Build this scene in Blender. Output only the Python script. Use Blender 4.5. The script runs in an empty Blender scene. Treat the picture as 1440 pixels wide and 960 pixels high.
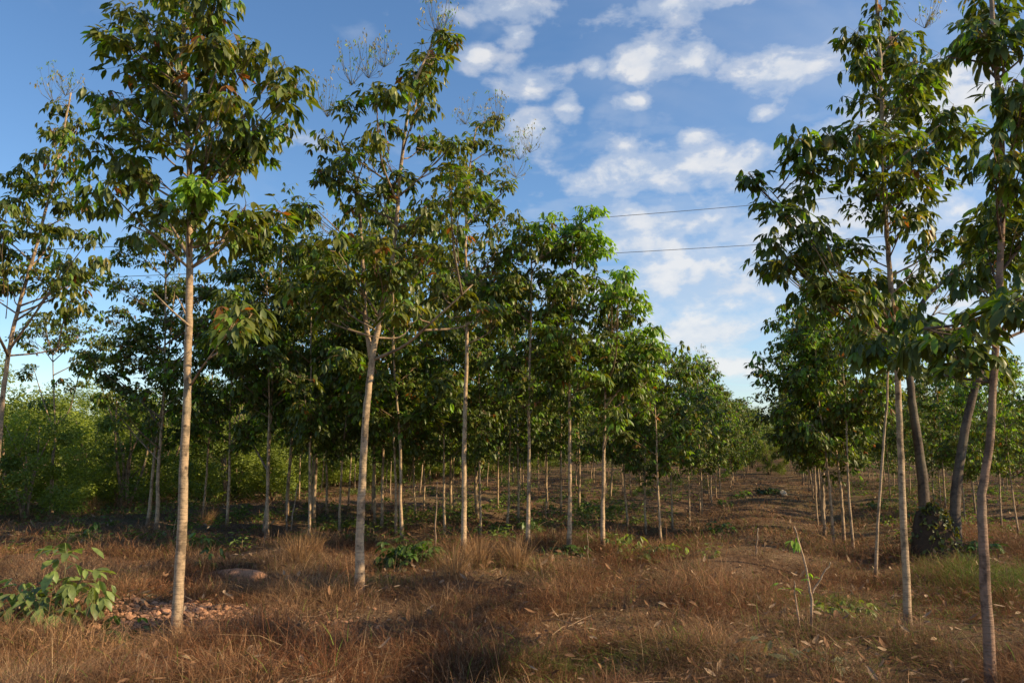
import bpy, math
import numpy as np
from mathutils import Vector
PI = math.pi
C = bpy.context.scene.collection
rng = np.random.default_rng(7)

# ------------------------------------------------------------------ camera model
F, CX, CY, HY = 1120.0, 720.0, 480.0, 628.0
EYE = 2.5
PITCH = math.atan((HY - CY) / F)
ROW = math.radians(18.45)                    # direction of the planting rows, clockwise from the view
SUN_AZ, SUN_EL = 104.0, 33.0                  # clockwise from the view direction


def ray(px, py):
    u, v = (px - CX) / F, (CY - py) / F
    return np.array([u, math.cos(PITCH) - v * math.sin(PITCH), math.sin(PITCH) + v * math.cos(PITCH)])


def at(px, py, Y):                           # the point at distance Y ahead that shows at a pixel
    d = ray(px, py)
    t = Y / d[1]
    return np.array([d[0] * t, Y, EYE + d[2] * t])


def ground_at(px, py):
    d = ray(px, py)
    z = 0.0
    for _ in range(6):
        t = (z - EYE) / d[2]
        z = float(height(d[0] * t, d[1] * t))
    return d[0] * t, d[1] * t, z


def row_xy(lat, along):
    return lat * math.cos(ROW) + along * math.sin(ROW), -lat * math.sin(ROW) + along * math.cos(ROW)


def to_px(x, y, z):
    dz = z - EYE
    f = y * math.cos(PITCH) + dz * math.sin(PITCH)
    up = -y * math.sin(PITCH) + dz * math.cos(PITCH)
    return CX + F * x / f, CY - F * up / f


# ------------------------------------------------------------------ noise and terrain
def _hash(i, j, s):
    h = (i * 374761393 + j * 668265263 + s * 1274126177) & 0xFFFFFFFF
    h = ((h ^ (h >> 13)) * 1274126177) & 0xFFFFFFFF
    return ((h ^ (h >> 16)) & 0xFFFF) / 65535.0


def vnoise(x, y, s=0):
    x = np.asarray(x, float); y = np.asarray(y, float)
    i = np.floor(x).astype(np.int64); j = np.floor(y).astype(np.int64)
    fx = x - i; fy = y - j
    fx = fx * fx * (3 - 2 * fx); fy = fy * fy * (3 - 2 * fy)
    a, b, c, d = _hash(i, j, s), _hash(i + 1, j, s), _hash(i, j + 1, s), _hash(i + 1, j + 1, s)
    return (a + (b - a) * fx) * (1 - fy) + (c + (d - c) * fx) * fy


def fbm(x, y, s=0, o=4):
    r = 0; a = 0.5
    for k in range(o):
        r = r + a * vnoise(x * 2 ** k, y * 2 ** k, s + k * 17); a *= 0.5
    return r


def sstep(a, b, x):
    t = np.clip((x - a) / (b - a), 0, 1)
    return t * t * (3 - 2 * t)


MOUND = (-5.0, 11.9)


def height(x, y):
    x = np.asarray(x, float); y = np.asarray(y, float)
    d = np.hypot(x, y)
    near = 1 - sstep(30, 70, d)
    z = (fbm(x * 0.22, y * 0.22, 3) - 0.47) * 0.55 * (0.3 + 0.7 * near)
    z = z + (fbm(x * 1.3, y * 1.3, 9) - 0.47) * 0.13 * near
    m = np.exp(-(((x - MOUND[0]) / 1.5) ** 2 + ((y - MOUND[1]) / 0.9) ** 2))
    z = z + 0.22 * m
    lat = x * math.cos(ROW) - y * math.sin(ROW)
    z = z + 0.10 * np.cos(lat * 2 * PI / 5.0 + 1.0) * near      # low ridges along the planting rows
    z = z + 2.4 * sstep(55, 240, y)
    return z


# ------------------------------------------------------------------ mesh helpers
class MB:
    """Collects vertex blocks, polygons and per-vertex colours; links them as one mesh."""
    def __init__(self):
        self.v, self.c, self.loops, self.sizes, self.n = [], [], [], [], 0

    def add(self, verts, faces_by_size, col):
        verts = np.asarray(verts, float).reshape(-1, 3)
        col = np.asarray(col, float)
        if col.ndim == 1:
            col = np.tile(col[None, :], (len(verts), 1))
        self.v.append(verts); self.c.append(col)
        for f in faces_by_size:
            f = np.asarray(f, np.int64)
            if f.size:
                self.loops.append((f + self.n).ravel()); self.sizes.append(np.full(len(f), f.shape[1]))
        self.n += len(verts)

    def mesh(self, name, mat, smooth=True):
        me = bpy.data.meshes.new(name)
        v = np.concatenate(self.v); c = np.concatenate(self.c)
        loops = np.concatenate(self.loops); sizes = np.concatenate(self.sizes)
        starts = np.concatenate([[0], np.cumsum(sizes)[:-1]])
        me.vertices.add(len(v)); me.vertices.foreach_set('co', v.astype(np.float32).ravel())
        me.loops.add(len(loops)); me.loops.foreach_set('vertex_index', loops.astype(np.int32))
        me.polygons.add(len(sizes)); me.polygons.foreach_set('loop_start', starts.astype(np.int32))
        me.polygons.foreach_set('loop_total', sizes.astype(np.int32))
        me.polygons.foreach_set('use_smooth', np.full(len(sizes), smooth, bool))
        me.update(calc_edges=True)
        a = me.color_attributes.new('tint', 'FLOAT_COLOR', 'POINT')
        a.data.foreach_set('color', np.concatenate([c, np.ones((len(c), 1))], 1).astype(np.float32).ravel())
        if mat: me.materials.append(mat)
        return me

    def build(self, name, mat, parent=None, smooth=True):
        o = bpy.data.objects.new(name, self.mesh(name, mat, smooth)); C.objects.link(o)
        if parent: o.parent = parent
        return o


def tube(mb, pts, radii, sides=8, col=(1, 1, 1), cap=True, wob=0.0, seed=0):
    pts = np.asarray(pts, float); n = len(pts)
    radii = np.broadcast_to(np.asarray(radii, float), (n,))
    tan = np.gradient(pts, axis=0); tan /= np.linalg.norm(tan, axis=1)[:, None] + 1e-9
    ref = np.array([0.9, 0.3, 0.1]) if abs(tan[0][2]) > 0.7 else np.array([0.05, 0.1, 1.0])
    b = np.cross(tan, ref); b /= np.linalg.norm(b, axis=1)[:, None] + 1e-9
    c = np.cross(b, tan)
    ang = np.arange(sides) / sides * 2 * PI
    r = radii[:, None] * np.ones(sides)[None, :]
    if wob:
        rr = np.random.default_rng(seed)
        r = r * (1 + wob * rr.normal(size=r.shape))
    v = pts[:, None, :] + r[:, :, None] * (np.cos(ang)[None, :, None] * b[:, None, :] + np.sin(ang)[None, :, None] * c[:, None, :])
    v = v.reshape(-1, 3)
    i = np.arange(n - 1)[:, None] * sides; j = np.arange(sides)[None, :]; k = (j + 1) % sides
    q = np.stack([i + j, i + k, i + sides + k, i + sides + j], -1).reshape(-1, 4)
    fs = [q]
    if cap:
        fs.append(np.array([np.arange(sides)[::-1]])); fs.append(np.array([np.arange(sides) + (n - 1) * sides]))
    mb.add(v, fs, col)


def smooth_path(p, n):
    """Catmull-Rom through the points."""
    p = np.asarray(p, float)
    if len(p) < 3:
        t = np.linspace(0, 1, n)[:, None]; return p[0] * (1 - t) + p[-1] * t
    q = np.vstack([2 * p[0] - p[1], p, 2 * p[-1] - p[-2]])
    out = []
    for s in np.linspace(0, len(p) - 1 - 1e-9, n):
        k = int(s); t = s - k
        a, b, c, d = q[k], q[k + 1], q[k + 2], q[k + 3]
        out.append(0.5 * (2 * b + (c - a) * t + (2 * a - 5 * b + 4 * c - d) * t * t + (3 * b - a - 3 * c + d) * t ** 3))
    return np.array(out)


def norm(a):
    return a / (np.linalg.norm(a, axis=-1, keepdims=True) + 1e-9)


T0 = np.array([[0, 0, 0], [.30, .40, .09], [.66, .44, .10], [1, 0, -.03], [.66, -.44, .10], [.30, -.40, .09], [.33, 0, 0], [.68, 0, 0]])
T0F = [np.array([[0, 6, 1], [7, 3, 2], [0, 5, 6], [7, 4, 3]]), np.array([[6, 7, 2, 1], [5, 4, 7, 6]])]
T1 = np.array([[0, 0, 0], [.55, .46, .1], [1, 0, -.04], [.55, -.46, .1]])
T1F = [np.array([[0, 2, 1], [0, 3, 2]])]


def leaflets(mb, P, D, Nn, L, W, curl, col, lod=0):
    T, TF = (T0, T0F) if lod == 0 else (T1, T1F)
    D = norm(D); S = norm(np.cross(D, Nn)); Nn = np.cross(S, D)
    t, s, h = T[:, 0][None, :, None], T[:, 1][None, :, None], T[:, 2][None, :, None]
    L = L[:, None, None]; W = W[:, None, None]
    v = P[:, None, :] + D[:, None, :] * t * L * (1 - 0.12 * t * curl[:, None, None]) + S[:, None, :] * s * W \
        + Nn[:, None, :] * (h * W * 1.3 - curl[:, None, None] * t * t * L)
    n, k = len(P), len(T)
    off = (np.arange(n) * k)[:, None, None]
    mb.add(v.reshape(-1, 3), [(f[None] + off).reshape(-1, f.shape[1]) for f in TF], np.repeat(col, k, axis=0))


# leaf colours (reflectance)
G_DARK = np.array([.040, .078, .012]); G_OLIVE = np.array([.175, .180, .028]); G_FRESH = np.array([.14, .26, .020])
G_YEL = np.array([.30, .22, .05]); G_RUST = np.array([.30, .10, .035]); G_FLUSH = np.array([.22, .38, .03]); G_BRONZE = np.array([.20, .17, .09])


def leaf_cols(r, n, flush=0.0, olive=0.5):
    t = r.random(n)[:, None] * olive * 1.5
    c = G_DARK * (1 - np.clip(t, 0, 1)) + G_OLIVE * np.clip(t, 0, 1)
    m = r.random(n) < 0.17; c[m] = G_FRESH
    m = r.random(n) < 0.014; c[m] = G_YEL
    m = r.random(n) < 0.012; c[m] = G_RUST
    if flush:
        m = r.random(n) < flush; c[m] = G_FLUSH
    return c * r.uniform(.7, 1.3, n)[:, None]


def whorls(crown, r, centres, nleaf=9, size=1.0, flush=0.0, olive=0.5, lod=0, petiole=True, dr0=.15, dr1=1.05, wide=1.0):
    """Umbrellas of three-fingered drooping leaves, as a rubber tree carries them at the shoot tips."""
    centres = np.asarray(centres, float)
    if len(centres) == 0: return
    m = len(centres)
    k = np.repeat(np.arange(m), nleaf); n = len(k)
    az = np.tile(np.arange(nleaf) * 2.39996, m) + np.repeat(r.random(m) * 6.28, nleaf) + r.normal(0, .35, n)
    el = np.radians(r.uniform(-28, 42, n))
    pl = r.uniform(.10, .24, n) * size
    base = centres[k] + np.stack([np.zeros(n), np.zeros(n), -r.random(n) * .14 * size], 1)
    hd = np.stack([np.cos(az), np.sin(az), np.zeros(n)], 1)
    pd = hd * np.cos(el)[:, None] + np.array([0, 0, 1.]) * np.sin(el)[:, None]
    tip = base + pd * pl[:, None]
    col = leaf_cols(r, n, flush, olive)
    # leaves of one umbrella share an age
    age = np.repeat(r.uniform(.75, 1.25, m), nleaf)[:, None]; col = col * age
    size = np.repeat(size * r.uniform(.72, 1.28, m), nleaf)
    droop = np.repeat(r.uniform(dr0, dr1, m), nleaf) + r.normal(0, .22, n)
    if petiole:
        sd = norm(np.cross(pd, np.array([0, 0, 1.]))) * .0035 * size[:, None]
        v = np.stack([base - sd, base + sd, tip + sd * .7, tip - sd * .7], 1).reshape(-1, 3)
        crown.add(v, [(np.arange(n)[:, None] * 4 + np.arange(4)[None]).reshape(-1, 4)], np.tile(np.array([.13, .12, .04]), (n * 4, 1)))
    for sgn in (-1, 0, 1):
        a2 = az + sgn * (.85 + r.normal(0, .12, n))
        dr = droop + abs(sgn) * .12 + r.normal(0, .12, n)
        h2 = np.stack([np.cos(a2), np.sin(a2), np.zeros(n)], 1)
        D = h2 * np.cos(dr)[:, None] - np.array([0, 0, 1.]) * np.sin(dr)[:, None]
        Nn = h2 * np.sin(dr)[:, None] + np.array([0, 0, 1.]) * np.cos(dr)[:, None] + r.normal(0, .22, (n, 3))
        L = r.uniform(.13, .225, n) * size * (1.0 if sgn == 0 else .88)
        leaflets(crown, tip, D, Nn, L, L * wide * r.uniform(.30, .41, n), r.uniform(.05, .4, n), col * r.uniform(.9, 1.1, n)[:, None], lod)


def panicles(crown, wood, r, centres, spread=.35, n=16):
    """Thin upright sprays with tiny hanging new leaves above the crown."""
    for c in centres:
        for _ in range(n):
            a = r.random() * 6.28; e = spread * math.sqrt(r.random())
            tip = c + np.array([math.cos(a) * e, math.sin(a) * e, r.uniform(.15, .75)])
            mid = (c + tip) / 2 + np.array([math.cos(a) * .05, math.sin(a) * .05, -.03])
            tube(wood, [c, mid, tip], [.004, .003, .002], 3, (.17, .15, .07), cap=False)
            k = 6
            P = np.repeat(tip[None], k, 0) + r.normal(0, .035, (k, 3))
            D = np.stack([r.normal(0, .45, k), r.normal(0, .45, k), -np.ones(k)], 1)
            Nn = r.normal(0, 1, (k, 3))
            L = r.uniform(.045, .085, k)
            col = (G_BRONZE * 1.5 if r.random() < .65 else G_FLUSH * .7)[None] * r.uniform(.7, 1.4, k)[:, None]
            leaflets(crown, P, D, Nn, L, L * .38, np.full(k, .1), col, 1)


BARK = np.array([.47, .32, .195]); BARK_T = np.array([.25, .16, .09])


def limb(wood, a, b, r0, r1, r, sag=.05, sides=6, col=BARK_T):
    a = np.asarray(a, float); b = np.asarray(b, float); L = np.linalg.norm(b - a)
    mid = a * .5 + b * .5 + np.array([0, 0, -sag * L]) + r.normal(0, .04 * L, 3)
    p = smooth_path([a, mid, b], max(4, int(4 + L * 3)))
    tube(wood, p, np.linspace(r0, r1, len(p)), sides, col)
    return p


def trunk_tube(wood, path, r0, r1, r, sides=12, col=BARK, power=.8):
    path = np.asarray(path, float)
    n = max(12, int(np.linalg.norm(path[-1] - path[0]) * 7))
    p = smooth_path(path, n)
    p[2:, :2] += np.cumsum(r.normal(0, .0045, (n - 2, 2)), 0)
    r0 = r0 * .74; r1 = r1 * .8
    t = np.linspace(0, 1, n)
    rad = r0 + (r1 - r0) * t ** power
    rad = rad * (1 + .35 * np.exp(-t * n / 2.0)) * (1 + r.normal(0, .022, n))
    tube(wood, p, rad, sides, col, wob=.012, seed=int(r.integers(1e6)))
    return p, rad


def cluster_fill(crown, wood, r, root_pt, c, R, nw, **kw):
    """A spray: twigs fan out from a point and carry a leaf umbrella each."""
    pts = []
    for _ in range(nw):
        o = r.normal(0, 1, 3); o /= np.linalg.norm(o); o *= R * r.random() ** .45
        o[2] *= .62
        q = c + o
        pts.append(q)
        limb(wood, root_pt * .55 + c * .45 if r.random() < .5 else c - np.array([0, 0, .25 * R]), q, .009, .004, r, .06, 4)
    whorls(crown, r, pts, **kw)


def make_root(name, loc, label, cat, group=None):
    o = bpy.data.objects.new(name, None); o.empty_display_size = .3; C.objects.link(o)
    o.location = loc; o['label'] = label; o['category'] = cat
    if group: o['group'] = group
    return o


def hero_tree(trunk_px, Y, r0, r1, clusters, label, seed, flush=0.0, olive=.5, pans=(), limbs=(), whorl_n=12, size=.98, dens=1.0, name='rubber_tree', bark=BARK, group='young rubber trees at the front edge', extra_back=.25, big=(), minfrac=.35):
    """trunk_px: pixels from base to top; clusters: (px, py, radius in px, flush)."""
    r = np.random.default_rng(seed)
    bx, by = at(*trunk_px[0], Y)[:2]; gz = float(height(bx, by))
    base = np.array([bx, by, gz - .06])
    path = [base] + [at(px, py, Y) + np.array([0, (i + 1) * .0, 0]) for i, (px, py) in enumerate(trunk_px[1:])]
    path = [p - base for p in path]
    wood, crown = MB(), MB()
    p, rad = trunk_tube(wood, path, r0, r1, r, col=bark * r.uniform(.85, 1.1))
    m_px = Y / F
    ends = []
    for lb in limbs:                          # explicit limbs: (radius, [(px,py,dy)...])
        q = smooth_path([at(a, b, Y + d) - base for a, b, d in lb[1]], 12)
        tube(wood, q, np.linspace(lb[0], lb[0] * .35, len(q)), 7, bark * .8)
        ends.append(q)
    nodes = np.vstack([p] + ends)
    on_limb = np.concatenate([np.zeros(len(p)), np.full(len(nodes) - len(p), .45)])
    for cl in clusters:
        px, py, rp = cl[:3]; fl = cl[3] if len(cl) > 3 else flush
        R = rp * m_px
        for rep in range(2 if r.random() < extra_back else 1):
            dy = r.normal(0, .55) * (1 if rep == 0 else 1.8)
            c = at(px + (r.normal(0, 12) if rep else 0), py + (r.normal(0, 14) if rep else 0), Y + dy) - base
            # attach to the closest wood that lies lower than the spray
            hd = np.hypot(nodes[:, 0] - c[0], nodes[:, 1] - c[1]); d = np.linalg.norm(nodes - c, axis=1) + 2.2 * np.maximum(0, nodes[:, 2] - c[2] + .75 * hd) + np.where(nodes[:, 2] < p[int(len(p) * minfrac)][2], 6, 0)
            a = nodes[int(np.argmin(d + on_limb + r.normal(0, .14, len(d))))]
            L = np.linalg.norm(c - a)
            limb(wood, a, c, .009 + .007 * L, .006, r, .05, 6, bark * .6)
            nw = max(3, int(dens * (R / .27) ** 2.0 * 1.55 + 1.6))
            cluster_fill(crown, wood, r, a, c, R, nw, nleaf=whorl_n, size=size, flush=fl, olive=olive)
            if L > .9:                         # older leaves on the way
                q = a * .35 + c * .65
                cluster_fill(crown, wood, r, a, q, .25, 2, nleaf=whorl_n - 2, size=size, flush=fl * .3, olive=olive)
    for px, py, c_ in big:
        tmp = MB(); whorls(tmp, r, [at(px, py, Y - .3) - base + o for o in ((0, 0, 0), (.12, -.1, .05))], nleaf=3, size=1.5, dr0=.2, dr1=.8)
        tmp.c = [np.tile(np.array(c_), (len(t_), 1)) * r.uniform(.7, 1.2) for t_ in tmp.c]
        crown.v += tmp.v; crown.c += tmp.c; crown.loops += [l + crown.n for l in tmp.loops]; crown.sizes += tmp.sizes; crown.n += tmp.n
    panicles(crown, wood, r, [at(px, py, Y + r.normal(0, .2)) - base for px, py in pans])
    root = make_root(name, base, label, 'tree', group)
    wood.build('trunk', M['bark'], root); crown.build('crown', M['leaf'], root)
    return root


def auto_tree_meshes(seed, H, zb, R, r0, lod=0, nb=15, dens=1.0, flush=0.0, olive=.5, sides=10, lean=.25, fork=False, leaf=1.0, nleaf=9):
    r = np.random.default_rng(seed)
    wood, crown = MB(), MB()
    a = r.random() * 6.28; ld = np.array([math.cos(a), math.sin(a), 0]) * lean
    path = [np.zeros(3), ld * .25 + [0, 0, H * .3], ld * .3 + r.normal(0, .05, 3) * [1, 1, 0] + [0, 0, H * .6], ld + [0, 0, H * .97]]
    p, rad = trunk_tube(wood, path, r0, r0 * .25, r, sides)
    if fork:
        i = int(len(p) * .45); q = smooth_path([p[i], p[i] + [R * .25, .1, H * .12], p[i] + [R * .4, .2, H * .35]], 9)
        tube(wood, q, np.linspace(rad[i] * .7, .015, 9), 7, BARK)
    z0, z1 = zb, H
    for i in range(nb):
        t = (i + r.random()) / nb
        z = z0 + (z1 - z0) * t
        prof = R * (math.sin(PI * min(1, .22 + .70 * t)) ** .8) * r.uniform(.55, 1.1)
        az = i * 2.4 + r.normal(0, .4)
        st = p[np.argmin(abs(p[:, 2] - max(zb * .8, z - .8 * prof)))]
        e = np.array([st[0] + math.cos(az) * prof, st[1] + math.sin(az) * prof, z + r.normal(0, .12)])
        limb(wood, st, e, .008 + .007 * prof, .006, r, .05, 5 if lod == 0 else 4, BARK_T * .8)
        for s, rr, k in ((1.0, .40, 6), (.62, .36, 4.5), (.3, .28, 2.2)):
            c = st * (1 - s) + e * s
            nw = max(1, int(round(k * dens * r.uniform(.7, 1.3))))
            o = r.normal(0, 1, (nw, 3)); o = norm(o) * (rr * r.random((nw, 1)) ** .4); o[:, 2] *= .7
            pts = c + o
            if lod == 0:
                for q in pts: limb(wood, c, q, .008, .004, r, .05, 3)
            whorls(crown, r, pts, nleaf=nleaf, size=leaf, flush=flush if t > .4 else flush * .3, olive=olive, lod=lod, petiole=lod == 0)
    top = p[-1]
    whorls(crown, r, top + r.normal(0, .18, (5, 3)), nleaf=nleaf, size=leaf, flush=flush, olive=olive, lod=lod, petiole=lod == 0)
    if lod == 0 and seed % 2: panicles(crown, wood, r, [top + r.normal(0, .15, 3) for _ in range(2)], n=9)
    return wood.mesh('rubber_trunk', M['bark']), crown.mesh('rubber_crown', M['leaf'])


def tree_from(meshes, loc, rz, sc, label, group, name='rubber_tree', cat='tree'):
    root = make_root(name, loc, label, cat, group)
    root.rotation_euler = (rng.normal(0, .022), rng.normal(0, .022), rz); wx = sc * rng.uniform(.82, 1.18); root.scale = (wx, wx, sc * rng.uniform(.92, 1.1))
    for nm, me in zip(('trunk', 'crown'), meshes):
        o = bpy.data.objects.new(nm, me); C.objects.link(o); o.parent = root
    return root


# ------------------------------------------------------------------ materials
M = {}


def new_mat(name):
    m = bpy.data.materials.new(name); m.use_nodes = True
    nt = m.node_tree; nt.nodes.clear()
    return m, nt, nt.nodes.new('ShaderNodeOutputMaterial')


def N(nt, t, **kw):
    n = nt.nodes.new(t)
    for k, v in kw.items():
        if k.startswith('i_'): n.inputs[k[2:].replace('_', ' ')].default_value = v
        else: setattr(n, k, v)
    return n


def ramp(nt, fac, stops, interp='LINEAR'):
    n = nt.nodes.new('ShaderNodeValToRGB'); n.color_ramp.interpolation = interp
    while len(n.color_ramp.elements) < len(stops): n.color_ramp.elements.new(.5)
    for e, (p, c) in zip(n.color_ramp.elements, stops):
        e.position = p; e.color = (c[0], c[1], c[2], 1) if not isinstance(c, (int, float)) else (c, c, c, 1)
    nt.links.new(fac, n.inputs[0]); return n.outputs[0]


def mixc(nt, a, b, fac, mode='MIX'):
    n = nt.nodes.new('ShaderNodeMix'); n.data_type = 'RGBA'; n.blend_type = mode
    for s, v in ((n.inputs[6], a), (n.inputs[7], b), (n.inputs[0], fac)):
        if hasattr(v, 'is_linked'): nt.links.new(v, s)
        elif isinstance(v, (int, float)): s.default_value = v
        else: s.default_value = (v[0], v[1], v[2], 1)
    return n.outputs[2]


def math_n(nt, op, a, b=0.0, clamp=False):
    n = nt.nodes.new('ShaderNodeMath'); n.operation = op; n.use_clamp = clamp
    for s, v in ((n.inputs[0], a), (n.inputs[1], b)):
        if hasattr(v, 'is_linked'): nt.links.new(v, s)
        else: s.default_value = v
    return n.outputs[0]


def leaf_mat(name, rough=.42, trans=.36, tint=(1.75, 1.7, .5)):
    m, nt, out = new_mat(name)
    at_ = N(nt, 'ShaderNodeAttribute', attribute_name='tint')
    tc = N(nt, 'ShaderNodeTexCoord')
    nz = N(nt, 'ShaderNodeTexNoise', i_Scale=14.0, i_Detail=3.0); nt.links.new(tc.outputs['Object'], nz.inputs['Vector'])
    col = mixc(nt, at_.outputs['Color'], ramp(nt, nz.outputs[0], [(.3, .62), (.7, 1.3)]), .8, 'MULTIPLY')
    geo = N(nt, 'ShaderNodeNewGeometry')
    under = mixc(nt, col, (.13, .165, .045), .35)
    c2 = mixc(nt, col, under, geo.outputs['Backfacing'])
    b = N(nt, 'ShaderNodeBsdfPrincipled', i_Roughness=rough); nt.links.new(c2, b.inputs['Base Color'])
    b.inputs['Specular IOR Level'].default_value = .42
    t = N(nt, 'ShaderNodeBsdfTranslucent'); nt.links.new(mixc(nt, col, tint, 1.0, 'MULTIPLY'), t.inputs[0])
    mx = N(nt, 'ShaderNodeMixShader'); mx.inputs[0].default_value = trans
    nt.links.new(b.outputs[0], mx.inputs[1]); nt.links.new(t.outputs[0], mx.inputs[2]); nt.links.new(mx.outputs[0], out.inputs[0])
    return m


def bark_mat(name, dark=.5, ring=1.0):
    m, nt, out = new_mat(name)
    at_ = N(nt, 'ShaderNodeAttribute', attribute_name='tint')
    tc = N(nt, 'ShaderNodeTexCoord')
    mp = N(nt, 'ShaderNodeMapping'); mp.inputs['Scale'].default_value = (3, 3, 26); nt.links.new(tc.outputs['Object'], mp.inputs[0])
    n1 = N(nt, 'ShaderNodeTexNoise', i_Scale=1.6, i_Detail=5.0, i_Roughness=.65); nt.links.new(mp.outputs[0], n1.inputs['Vector'])
    n2 = N(nt, 'ShaderNodeTexNoise', i_Scale=5.0, i_Detail=6.0, i_Roughness=.7); nt.links.new(tc.outputs['Object'], n2.inputs['Vector'])
    n3 = N(nt, 'ShaderNodeTexNoise', i_Scale=1.1, i_Detail=2.0); nt.links.new(tc.outputs['Object'], n3.inputs['Vector'])
    c = mixc(nt, at_.outputs['Color'], ramp(nt, n1.outputs[0], [(.35, dark), (.6, 1.12)]), .38 * ring, 'MULTIPLY')
    c = mixc(nt, c, ramp(nt, n2.outputs[0], [(.40, .30), (.54, 1.12)]), .85, 'MULTIPLY')
    c = mixc(nt, c, (.24, .22, .15), ramp(nt, n3.outputs[0], [(.48, 0.0), (.70, .5)]))
    vo = N(nt, 'ShaderNodeTexVoronoi', i_Scale=5.5); nt.links.new(tc.outputs['Object'], vo.inputs['Vector'])
    c = mixc(nt, c, (.07, .045, .03), ramp(nt, math_n(nt, 'ADD', vo.outputs['Distance'], math_n(nt, 'MULTIPLY', n2.outputs[0], .25)), [(.20, .85), (.30, 0.0)]))
    mz = N(nt, 'ShaderNodeSeparateXYZ'); nt.links.new(tc.outputs['Object'], mz.inputs[0])
    c = mixc(nt, c, (.20, .105, .06), math_n(nt, 'MULTIPLY', ramp(nt, math_n(nt, 'ADD', mz.outputs[2], math_n(nt, 'MULTIPLY', n2.outputs[0], .5)), [(.25, 1.0), (.75, 0.0)]), .6))
    b = N(nt, 'ShaderNodeBsdfPrincipled', i_Roughness=.88); nt.links.new(c, b.inputs['Base Color'])
    bp = N(nt, 'ShaderNodeBump', i_Strength=.9, i_Distance=.016)
    hh = math_n(nt, 'ADD', n1.outputs[0], n2.outputs[0]); nt.links.new(hh, bp.inputs['Height']); nt.links.new(bp.outputs[0], b.inputs['Normal'])
    nt.links.new(b.outputs[0], out.inputs[0]); return m


def tint_mat(name, rough=.9, trans=0.0, bump=0):
    m, nt, out = new_mat(name)
    at_ = N(nt, 'ShaderNodeAttribute', attribute_name='tint')
    tc = N(nt, 'ShaderNodeTexCoord')
    nz = N(nt, 'ShaderNodeTexNoise', i_Scale=9.0, i_Detail=4.0); nt.links.new(tc.outputs['Object'], nz.inputs['Vector'])
    col = mixc(nt, at_.outputs['Color'], ramp(nt, nz.outputs[0], [(.3, .75), (.7, 1.2)]), .7, 'MULTIPLY')
    b = N(nt, 'ShaderNodeBsdfPrincipled', i_Roughness=rough); nt.links.new(col, b.inputs['Base Color'])
    b.inputs['Specular IOR Level'].default_value = .2
    if bump:
        bp = N(nt, 'ShaderNodeBump', i_Strength=.7, i_Distance=bump); nt.links.new(nz.outputs[0], bp.inputs['Height']); nt.links.new(bp.outputs[0], b.inputs['Normal'])
    if trans:
        t = N(nt, 'ShaderNodeBsdfTranslucent'); nt.links.new(col, t.inputs[0])
        mx = N(nt, 'ShaderNodeMixShader'); mx.inputs[0].default_value = trans
        nt.links.new(b.outputs[0], mx.inputs[1]); nt.links.new(t.outputs[0], mx.inputs[2]); nt.links.new(mx.outputs[0], out.inputs[0])
    else: nt.links.new(b.outputs[0], out.inputs[0])
    return m


def ground_mat():
    m, nt, out = new_mat('red_soil')
    tc = N(nt, 'ShaderNodeTexCoord')
    def nz(s, d=6.0, rgh=.6):
        n = N(nt, 'ShaderNodeTexNoise', i_Scale=s, i_Detail=d, i_Roughness=rgh); nt.links.new(tc.outputs['Object'], n.inputs['Vector']); return n.outputs[0]
    big, mid, fine, vf = nz(.09, 3.0), nz(.7), nz(6.0), nz(34.0, 4.0, .7)
    soil = ramp(nt, fine, [(.3, (.060, .033, .020)), (.55, (.15, .080, .046)), (.75, (.26, .155, .095))])
    litter = ramp(nt, vf, [(.35, (.045, .026, .016)), (.50, (.13, .078, .046)), (.66, (.38, .26, .16))])
    c = mixc(nt, soil, litter, ramp(nt, mid, [(.38, .2), (.6, .95)]))
    c = mixc(nt, c, (.085, .105, .028), math_n(nt, 'MULTIPLY', ramp(nt, big, [(.45, 0.0), (.60, .7)]), ramp(nt, fine, [(.45, 0.0), (.6, 1.0)])))
    b = N(nt, 'ShaderNodeBsdfPrincipled', i_Roughness=.95); nt.links.new(c, b.inputs['Base Color'])
    b.inputs['Specular IOR Level'].default_value = .15
    bp = N(nt, 'ShaderNodeBump', i_Strength=1.0, i_Distance=.09)
    nt.links.new(math_n(nt, 'ADD', math_n(nt, 'MULTIPLY', fine, 1.0), math_n(nt, 'MULTIPLY', vf, .4)), bp.inputs['Height']); nt.links.new(bp.outputs[0], b.inputs['Normal'])
    nt.links.new(b.outputs[0], out.inputs[0]); return m


M['leaf'] = leaf_mat('rubber_leaf')
M['brush'] = leaf_mat('brush_leaf', .6, .35)
M['bark'] = bark_mat('pale_bark')
M['dark_bark'] = bark_mat('dark_bark', .4, .5)
M['grass'] = tint_mat('dry_grass', .85, .25)
M['clod'] = tint_mat('clay', .95, 0, .02)
M['ground'] = ground_mat()
M['cable'] = tint_mat('cable', .6)

# ------------------------------------------------------------------ ground
def build_ground():
    n = 420
    s = np.linspace(-1, 1, n)
    gx = np.sinh(s * 5.2) / math.sinh(5.2) * 1600
    s2 = np.linspace(0, 1, n)
    gy = -60 + 60 + np.sinh((s2 - .12) * 6.2) / math.sinh(.88 * 6.2) * 1700
    X, Y = np.meshgrid(gx, gy)
    Z = height(X, Y)
    v = np.stack([X, Y, Z], -1).reshape(-1, 3)
    i = np.arange(n - 1)[:, None] * n + np.arange(n - 1)[None]
    q = np.stack([i, i + 1, i + n + 1, i + n], -1).reshape(-1, 4)
    mb = MB(); mb.add(v, [q], (.2, .1, .05))
    o = mb.build('ground', M['ground']); o['kind'] = 'structure'
build_ground()


def in_frame(x, y, m=1.5):
    return (y > 6.5) & (np.abs(x) < .66 * y + m)


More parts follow.
